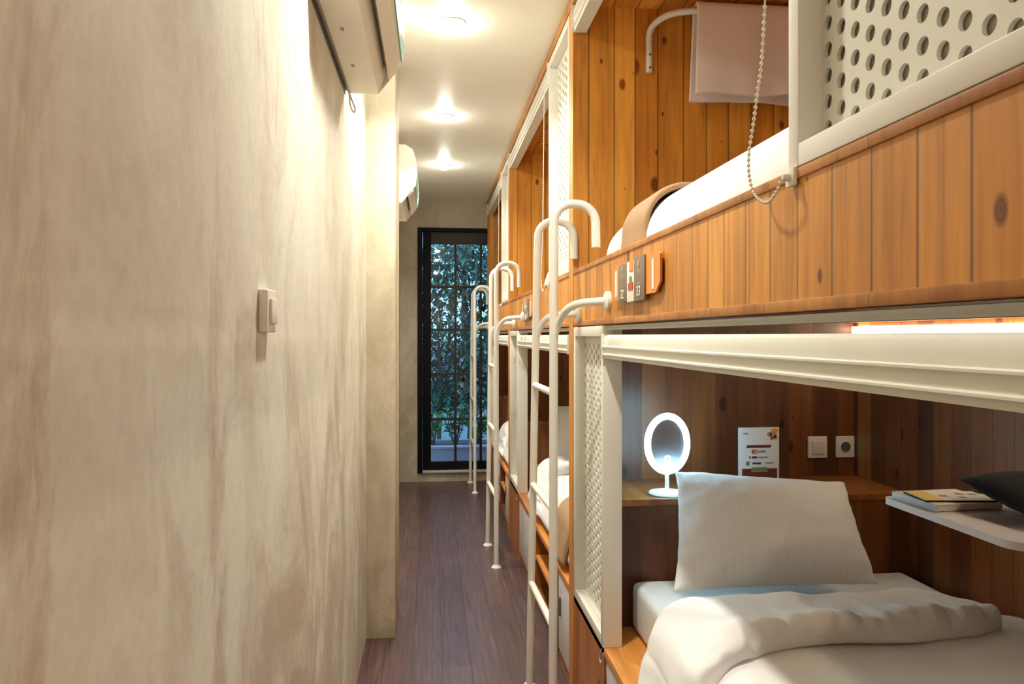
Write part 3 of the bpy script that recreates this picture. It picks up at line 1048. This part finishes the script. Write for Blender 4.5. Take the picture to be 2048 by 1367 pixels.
# ---------------------------------------------------------------- ring-light mirror
mr = thing('ring_light_mirror', (0.817, 2.527, 0.847), 'white oval table mirror with a glowing light ring, on the headboard shelf', 'mirror')
bm = new()
add_lathe(bm, [(0.062, 0.0), (0.064, 0.004), (0.060, 0.009), (0.020, 0.013), (0.012, 0.020)], (0.817, 2.527, 0.8475), 'z', 40)
obj('base', bm, M['plastic'], mr)
bm = new()
add_tube(bm, [(0.817, 2.527, 0.862), (0.817, 2.527, 0.926)], [0.0075, 0.0065], 16)
obj('stem', bm, M['plastic'], mr)
ctr = Vector((0.817, 2.527, 1.024))


def oval(rx, rz, n=64):
    return [(ctr.x + rx * math.cos(2 * math.pi * k / n), ctr.z + rz * math.sin(2 * math.pi * k / n)) for k in range(n)]


bm = new()
add_prism(bm, oval(0.066, 0.091), 'y', 2.524, 2.531)
obj('housing', bm, M['plastic'], mr)
bm = new()
n = 72
rg = []
for k in range(n):
    a = 2 * math.pi * k / n
    cx, cz = ctr.x + 0.0705 * math.cos(a), ctr.z + 0.0955 * math.sin(a)
    nx, nz = math.cos(a) / 0.0705, math.sin(a) / 0.0955
    l = math.hypot(nx, nz)
    nx, nz = nx / l, nz / l
    rg.append([bm.verts.new((cx + nx * 0.0115 * math.cos(b), 2.523 + 0.007 * math.sin(b), cz + nz * 0.0115 * math.cos(b))) for b in [2 * math.pi * j / 12 for j in range(12)]])
for k in range(n):
    for j in range(12):
        bm.faces.new((rg[k][j], rg[k][(j + 1) % 12], rg[(k + 1) % n][(j + 1) % 12], rg[(k + 1) % n][j]))
obj('light_ring', bm, M['ring'], mr, smooth=60)
bm = new()
add_prism(bm, oval(0.0605, 0.0855), 'y', 2.5215, 2.524)
obj('mirror_glass', bm, M['mirror'], mr, smooth=20)
bm = new()
rg = []
for k in range(28):
    a = 2 * math.pi * k / 28
    rg.append([bm.verts.new((ctr.x + (0.0095 + 0.0026 * math.cos(b)) * math.cos(a), 2.521 + 0.001 * math.sin(b), 0.972 + (0.0095 + 0.0026 * math.cos(b)) * math.sin(a))) for b in [2 * math.pi * j / 8 for j in range(8)]])
for k in range(28):
    for j in range(8):
        bm.faces.new((rg[k][j], rg[k][(j + 1) % 8], rg[(k + 1) % 28][(j + 1) % 8], rg[(k + 1) % 28][j]))
obj('touch_button', bm, M['touch'], mr, smooth=60)

# ---------------------------------------------------------------- payment card in a clear stand
cd = thing('card_stand', (1.217, 2.665, 0.847), 'white printed payment card standing behind the pillow', 'card stand')
YC = 2.664
obj('card', bx(1.135, 1.293, YC, YC + 0.004, 0.862, 1.058, bev=0.001), M['paper'], cd)
bm = new()
add_box(bm, 1.130, 1.298, YC + 0.0045, YC + 0.0075, 0.8475, 1.063)
add_box(bm, 1.130, 1.298, YC - 0.035, YC + 0.030, 0.8475, 0.851)
obj('clear_holder', bm, M['glass'], cd)


def pr(name, x0, x1, z0, z1, mat, t=0.0006):
    return obj(name, bx(x0, x1, YC - t, YC + 0.0002, z0, z1), M[mat], cd)


def cardtext(body, size, x, z, mat, name='card_lettering'):
    b = text_bm(body, size, Matrix.Translation((x, YC - 0.0008, z)) @ Matrix.Rotation(math.pi / 2, 4, 'X'), 0.0002)
    return obj(name, b, M[mat], cd, smooth=0)


pr('card_footer', 1.149, 1.285, 0.866, 0.905, 'maroon')
pr('card_footer_badge', 1.185, 1.246, 0.901, 0.910, 'green', 0.0010)
pr('card_footer_badge', 1.184, 1.248, 0.893, 0.899, 'tan_print', 0.0010)
bm = new()
add_prism(bm, [(1.163, 0.982), (1.258, 0.982), (1.263, 0.993), (1.169, 0.993)], 'y', YC - 0.0006, YC + 0.0002)
obj('card_banner', bm, M['maroon'], cd, smooth=0)
for cx, mat in ((1.194, 'red'), (1.204, 'amber')):
    bm = new()
    add_lathe(bm, [(0.0085, -0.0007 if mat == 'red' else -0.0010), (0.0085, 0.0002)], (cx, YC, 0.968), 'y', 24)
    obj('card_logo', bm, M[mat], cd)
cardtext('VISA', 0.013, 1.226, 0.968, 'navy', 'card_logo')
for x0, x1, mat in ((1.176, 1.182, 'navy'), (1.187, 1.207, 'navy')):
    pr('card_logo', x0, x1, 0.943, 0.951, mat)
for x0, x1, z0, z1, mat in ((1.212, 1.248, 0.944, 0.949, 'grey_print'), (1.164, 1.178, 0.917, 0.932, 'grey_print'), (1.189, 1.222, 0.921, 0.928, 'navy'), (1.240, 1.270, 0.923, 0.928, 'grey_print'), (1.153, 1.173, 1.033, 1.038, 'grey_print')):
    pr('card_print', x0, x1, z0, z1, mat)
bm = new()
for (cx, cz, r, ) in ((1.270, 1.030, 0.014), (1.255, 1.032, 0.009), (1.279, 1.020, 0.009), (1.264, 1.016, 0.007)):
    add_lathe(bm, [(r, -0.0008), (r, 0.0002)], (cx, YC, cz), 'y', 7)
obj('card_picture', bm, M['tan_print'], cd)
bm = new()
add_prism(bm, [(1.258, 1.042), (1.288, 1.036), (1.288, 1.054), (1.268, 1.054)], 'y', YC - 0.001, YC + 0.0002)
obj('card_picture', bm, M['amber'], cd)

# ---------------------------------------------------------------- switch and socket on the end wall
YE = 2.80
sw = thing('light_switch', (1.515, YE, 0.92), 'white square light switch beside the card', 'light switch')
obj('plate', bx(1.474, 1.554, YE - 0.011, YE - 0.0003, 0.918, 1.003, bev=0.005, seg=3), M['plastic'], sw)
obj('rocker', bx(1.491, 1.540, YE - 0.0155, YE - 0.010, 0.934, 0.986, bev=0.002), M['plastic_in'], sw)
so = thing('wall_socket', (1.634, YE, 0.92), 'white round-hole power socket beside the corner', 'power socket')
bm = new()
add_box(bm, 1.590, 1.668, YE - 0.011, YE - 0.0003, 0.918, 1.003, bev=0.005, seg=3)
obj('plate', bm, M['plastic'], so)
bm = new()
add_lathe(bm, [(0.0235, -0.0125), (0.0235, -0.0112), (0.0200, -0.0112), (0.0185, -0.0080)], (1.629, YE, 0.960), 'y', 32)
so_in = obj('well', bm, M['slot'], so)
bm = new()
for k in range(2):
    add_lathe(bm, [(0.0030, -0.0130), (0.0030, -0.0118)], (1.629 + (k * 2 - 1) * 0.0095, YE, 0.960), 'y', 12)
obj('contact_hole', bm, M['chrome'], so_in)
bm = new()
rg = []
for k in range(36):
    a = 2 * math.pi * k / 36
    rg.append([bm.verts.new((1.629 + (0.0225 + 0.0025 * math.cos(b)) * math.cos(a), YE - 0.0118 + 0.002 * math.sin(b), 0.960 + (0.0225 + 0.0025 * math.cos(b)) * math.sin(a))) for b in [2 * math.pi * j / 8 for j in range(8)]])
for k in range(36):
    for j in range(8):
        bm.faces.new((rg[k][j], rg[k][(j + 1) % 8], rg[(k + 1) % 36][(j + 1) % 8], rg[(k + 1) % 36][j]))
obj('rim', bm, M['plastic'], so, smooth=60)

# ---------------------------------------------------------------- fold-down desk, books, pouch
ds = thing('wall_desk', (XB, 1.68, 0.945), 'white rounded desk shelf fixed to the back wall of the lower bed', 'shelf')
xd, y0, y1, zt = 1.225, 1.44, 1.915, 0.962
poly = [(XB - 0.001, y0), (XB - 0.001, y1)]
for cx, cy, a0 in ((xd + 0.02, y1 - 0.02, 90), (xd + 0.05, y0 + 0.05, 180)):
    rad = 0.02 if a0 == 90 else 0.05
    for k in range(9):
        a = R(a0 + k / 8 * 90)
        poly.append((cx + rad * math.cos(a), cy + rad * math.sin(a)))
bm = new()
add_prism(bm, poly, 'z', zt - 0.018, zt)
obj('top', bm, M['shelf_white'], ds, smooth=30)
bm = new()
add_box(bm, XB - 0.012, XB - 0.001, 1.50, 1.85, 0.86, zt - 0.018, bev=0.003)
obj('wall_cleat', bm, M['shelf_white'], ds)
bm = new()
add_prism(bm, [(XB - 0.002, 0.80), (XB - 0.002, zt - 0.018), (1.30, zt - 0.018), (1.31, zt - 0.034)], 'y', 1.475, 1.50)
obj('bracket', bm, M['grey_rail'], ds)

bk = thing('book', (1.33, 1.81, zt), 'thick white paged book with a pale blue spine on the wall desk', 'book', 'books on the desk')
rot = Matrix.Translation((1.33, 1.81, zt)) @ Matrix.Rotation(R(4), 4, 'Z')


def rbox(*a, **k):
    bm = bx(*a, **k)
    bm.transform(rot)
    return bm


obj('pages', rbox(-0.085, 0.10, -0.078, 0.082, 0.002, 0.0165), M['paper'], bk)
obj('cover', rbox(-0.088, 0.102, -0.080, 0.084, 0.0166, 0.0185), M['paper'], bk)
obj('spine', rbox(-0.090, -0.0855, -0.080, 0.084, 0.0003, 0.0185, bev=0.001), M['spine_blue'], bk)
rot = Matrix.Translation((1.33, 1.80, zt + 0.0188)) @ Matrix.Rotation(R(-7), 4, 'Z')
bo = thing('booklet', (1.33, 1.80, zt + 0.0188), 'thin booklet with a yellow and map-print cover on top of the book', 'book', 'books on the desk')
obj('pages', rbox(-0.085, 0.095, -0.055, 0.055, 0.0, 0.0035), M['black'], bo)
obj('cover', rbox(-0.083, 0.096, -0.054, 0.056, 0.0036, 0.0045), M['sign_white'], bo)
c_ = obj('cover_panel', rbox(-0.083, -0.035, -0.054, 0.056, 0.0046, 0.0050), plain('yellow cover', (0.80, 0.48, 0.02), 0.5), bo)
rnd = random.Random(5)
for k in range(5):
    a = rnd.uniform(-0.025, 0.07)
    b = rnd.uniform(-0.045, 0.03)
    obj('cover_print', rbox(a, a + rnd.uniform(0.01, 0.022), b, b + 0.016, 0.0046, 0.0049), M['green' if k % 2 else 'grey_print'], bo)

pc = thing('pouch', (1.48, 1.62, zt), 'black fabric pouch with white eyelets slumped on the wall desk', 'pouch')
bm = pillow_bm((1.335, 1.775, 1.036), (1.64, 1.80, 1.022), (1.335, 1.535, 0.996), (1.64, 1.50, 0.998), 0.046, wr=0.0015, flat=zt + 0.001)
obj('bag', bm, M['black_cloth'], pc, smooth=60)
for px_, py_, r in ((1.445, 1.705, 0.012), (1.500, 1.665, 0.019)):
    bm = new()
    add_lathe(bm, [(r, 0.0), (r, 0.004), (r * 0.55, 0.0055)], (px_, py_, zt + 0.088), 'z', 24)
    obj('eyelet', bm, M['plastic'], pc)

# ---------------------------------------------------------------- left wall fittings
ls = thing('wall_switch', (XL, 1.375, 1.405), 'white light switch on the left plaster wall', 'light switch')
obj('plate', bx(XL + 0.0003, XL + 0.016, 1.335, 1.413, 1.406, 1.482, bev=0.004, seg=3), M['plastic'], ls)
obj('rocker', bx(XL + 0.015, XL + 0.021, 1.352, 1.400, 1.422, 1.466, bev=0.002), M['plastic'], ls)


def aircon(y0, y1, label):
    root = thing('air_conditioner', (XL, (y0 + y1) / 2, 2.24), label, 'air conditioner', 'split air conditioners on the left wall')
    prof = [(XL + 0.001, 2.262), (XL + 0.001, 2.615), (-0.165, 2.615), (-0.118, 2.585), (-0.098, 2.52), (-0.094, 2.44), (-0.104, 2.355), (-0.116, 2.334), (-0.160, 2.330), (-0.174, 2.262), (-0.184, 2.246), (-0.280, 2.244)]
    bm = new()
    add_prism(bm, prof, 'y', y0, y1)
    obj('body', bm, M['ac'], root, smooth=28)
    for y in (y0 - 0.006, y1):
        bm = new()
        add_prism(bm, [(XL + 0.002, 2.255), (XL + 0.002, 2.61), (-0.166, 2.61), (-0.121, 2.58), (-0.102, 2.52), (-0.098, 2.44), (-0.108, 2.36), (-0.118, 2.331), (-0.1845, 2.2465), (-0.280, 2.246)], 'y', y, y + 0.006)
        obj('end_panel', bm, M['ac'], root, smooth=28)
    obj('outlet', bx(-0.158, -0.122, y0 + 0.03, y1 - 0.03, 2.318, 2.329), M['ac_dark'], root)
    bm = new()
    add_prism(bm, [(-0.148, 2.290), (-0.145, 2.288), (-0.113, 2.330), (-0.116, 2.333)], 'y', y0 + 0.02, y1 - 0.02)
    obj('louver', bm, M['ac'], root, smooth=0)
    bm = new()
    add_prism(bm, [(-0.1035, 2.352), (-0.1015, 2.352), (-0.0935, 2.41), (-0.0955, 2.41)], 'y', y0 + 0.01, y1 - 0.01)
    obj('film_strip', bm, M['teal'], root, smooth=0)
    obj('back_seam', bx(XL + 0.0005, XL + 0.003, y0, y1, 2.240, 2.262), M['slot'], root)
    for yy in (y0 + 0.22, y1 - 0.28):
        obj('clip_slot', bx(-0.250, -0.240, yy, yy + 0.022, 2.2435, 2.246), M['ac_dark'], root)
    bm = new()
    add_tube(bm, smooth_path([(-0.286, y1 - 0.012, 2.246), (-0.274, y1 - 0.02, 2.215), (-0.262, y1 - 0.03, 2.182), (-0.268, y1 - 0.02, 2.172), (-0.280, y1 - 0.012, 2.200), (-0.283, y1 - 0.008, 2.246)]), 0.003, 8)
    obj('cable_loop', bm, M['strap'], root)
    return root


aircon(1.86, 2.64, 'large white air conditioner high on the plaster wall above the switch')
aircon(4.78, 5.56, 'small far air conditioner peeking out past the cement pier')

# ---------------------------------------------------------------- ceiling lamps
for i, (x, y) in enumerate(LAMPS):
    lab = {2: 'nearest round ceiling lamp in the middle of the ceiling', 3: 'second ceiling lamp, between the nearest and farthest', 4: 'farthest ceiling lamp, near the glass door end',
           5: 'ceiling lamp close beside the big air conditioner'}.get(i, 'ceiling lamp overhead, out of the picture above the viewpoint')
    lm = thing('ceiling_lamp', (x, y, ZC), lab, 'ceiling lamp', 'round lamps in the corridor ceiling' if i in (2, 3, 4, 5) else 'lamps above the viewpoint')
    q = 0.24 if i == 5 else 1.0
    bm = new()
    add_lathe(bm, [(0.052 * q, -0.0005), (0.052 * q, -0.005), (0.044 * q, -0.008), (0.040 * q, -0.008)], (x, y, ZC), 'z', 32)
    obj('trim_ring', bm, M['plastic'], lm)
    bm = new()
    add_lathe(bm, [(a * q, b) for a, b in ((0.038, -0.0075), (0.037, -0.018), (0.031, -0.030), (0.019, -0.037), (0.002, -0.040))], (x, y, ZC), 'z', 32)
    obj('diffuser', bm, M['lamp'], lm)  # glowing dome added below the recessed lamp to brighten the ceiling around it
    lamp_light(lm, LAMP_W * (0.02 if i == 5 else 1.0))

# ---------------------------------------------------------------- the garden beyond the door
struct('ground', bx(-6, 8, YB + 0.12, 18, -0.2, -0.05), M['paving'], 'dark garden paving outside the door', 'ground')
pl = thing('planter', (0.6, 8.2, -0.05), 'low mauve planter wall outside the glass door', 'planter')
bm = new()
add_box(bm, -2.0, 3.2, 8.0, 8.10, -0.05, 0.19)
add_box(bm, -2.0, 3.2, 8.65, 8.75, -0.05, 0.19)
obj('wall', bm, M['garden_brick'], pl)
obj('coping', bx(-2.0, 3.2, 7.985, 8.115, 0.19, 0.215, bev=0.004), M['garden_brick'], pl)
obj('soil', bx(-2.0, 3.2, 8.10, 8.65, -0.05, 0.15), M['soil'], pl)


def leaf(bm, p, d, up, ln, wd):
    d = d.normalized()
    s = d.cross(up)
    if s.length < 1e-3:
        s = Vector((1, 0, 0))
    s.normalize()
    nrm = s.cross(d)
    a = bm.verts.new(p)
    b = bm.verts.new(p + d * ln * 0.45 + s * wd * 0.5 + nrm * ln * 0.06)
    c = bm.verts.new(p + d * ln - nrm * ln * 0.10)
    e = bm.verts.new(p + d * ln * 0.45 - s * wd * 0.5 + nrm * ln * 0.06)
    m = bm.verts.new(p + d * ln * 0.5)
    bm.faces.new((a, b, m))
    bm.faces.new((b, c, m))
    bm.faces.new((c, e, m))
    bm.faces.new((e, a, m))


rnd = random.Random(11)
xs = [-0.30, 0.02, 0.26, 0.50, 0.76, 1.05]
LBL = ['broad-leaved shrub leftmost in the planter outside', 'green shrub in the planter, second from the left', 'green shrub in the planter, third from the left', 'green shrub in the planter, fourth from the left', 'green shrub in the planter, fifth from the left', 'green shrub rightmost in the planter outside']
for i, x in enumerate(xs):
    sh = thing('garden_shrub', (x, 8.35, 0.15), LBL[i], 'shrub', 'shrubs in the planter outside')
    bm = new()
    bs = new()
    for k in range(7):
        tip = Vector((x + rnd.uniform(-0.16, 0.16), 8.30 + rnd.uniform(-0.14, 0.18), rnd.uniform(0.40, 0.62)))
        add_tube(bs, [(x, 8.35, 0.145), ((x + tip.x) / 2, (8.35 + tip.y) / 2, 0.32), tuple(tip)], 0.006, 6)
        for q in range(13):
            t = rnd.uniform(0.45, 1.0)
            p = Vector((x, 8.35, 0.15)).lerp(tip, t)
            dv = Vector((rnd.uniform(-1, 1), rnd.uniform(-1, 0.7), rnd.uniform(-0.2, 0.7)))
            leaf(bm, p, dv, Vector((0, 0, 1)), rnd.uniform(0.07, 0.12), rnd.uniform(0.045, 0.07))
    obj('foliage', bm, M['leaf'], sh, smooth=0)
    obj('stem', bs, M['bark'], sh)
for i, (x, y, z, rr, nl, lab) in enumerate([(-0.75, 11.0, 2.55, 0.62, 1500, 'dusky tree on the left beyond the glass door'), (0.55, 12.2, 2.85, 0.75, 2200, 'dusky tree in the middle beyond the glass door'), (1.85, 13.6, 3.0, 0.75, 2200, 'dusky tree on the right beyond the glass door')]):
    tr = thing('garden_tree', (x, y, -0.05), lab, 'tree', 'trees in the garden outside')
    bm = new()
    for k in range(nl):
        v = Vector((rnd.gauss(0, 1), rnd.gauss(0, 1), rnd.gauss(0, 1))).normalized() * (rnd.random() ** 0.45) * rr
        v.z *= 1.3
        p = Vector((x, y, z)) + v
        leaf(bm, p, Vector((rnd.uniform(-1, 1), rnd.uniform(-1, 1), rnd.uniform(-1, 0.3))), Vector((0, 0, 1)), rnd.uniform(0.07, 0.13), rnd.uniform(0.03, 0.055))
    obj('foliage', bm, M['tree_leaf'], tr, smooth=0)
    bm = new()
    add_tube(bm, smooth_path([(x, y, -0.06), (x + 0.05, y, 0.9), (x - 0.03, y + 0.05, 1.7), (x + 0.02, y, z)]), [0.07 - 0.0025 * q for q in range(19)], 10)
    obj('trunk', bm, M['bark'], tr)

hd = thing('garden_hedge', (0.7, 9.05, -0.05), 'tall dark hedge behind the planter outside the glass door', 'hedge')
bm = new()
for k in range(21000):
    p = Vector((rnd.uniform(-1.6, 2.8), 9.05 + rnd.uniform(-0.10, 0.62), 0))
    top = 2.55 + 0.45 * noise.noise(Vector((p.x * 1.7, 3.0, 0)))
    p.z = 0.45 + (top - 0.45) * rnd.random()
    leaf(bm, p, Vector((rnd.uniform(-1, 1), rnd.uniform(-1, 0.4), rnd.uniform(-1, 0.4))), Vector((0, 0, 1)), rnd.uniform(0.08, 0.15), rnd.uniform(0.035, 0.07))
obj('foliage', bm, M['tree_leaf'], hd, smooth=0)
bm = new()
for k in range(12):
    x = -1.4 + 0.37 * k
    add_tube(bm, [(x, 9.08, -0.06), (x + 0.04, 9.12, 0.8), (x - 0.02, 9.08, 1.7)], [0.03, 0.022, 0.012], 8)
obj('stem', bm, M['bark'], hd)
struct('wall_garden', bx(-3.0, 5.0, 15.0, 15.1, -0.2, 1.3), M['garden_brick'], 'low mauve wall at the far end of the garden', 'wall')
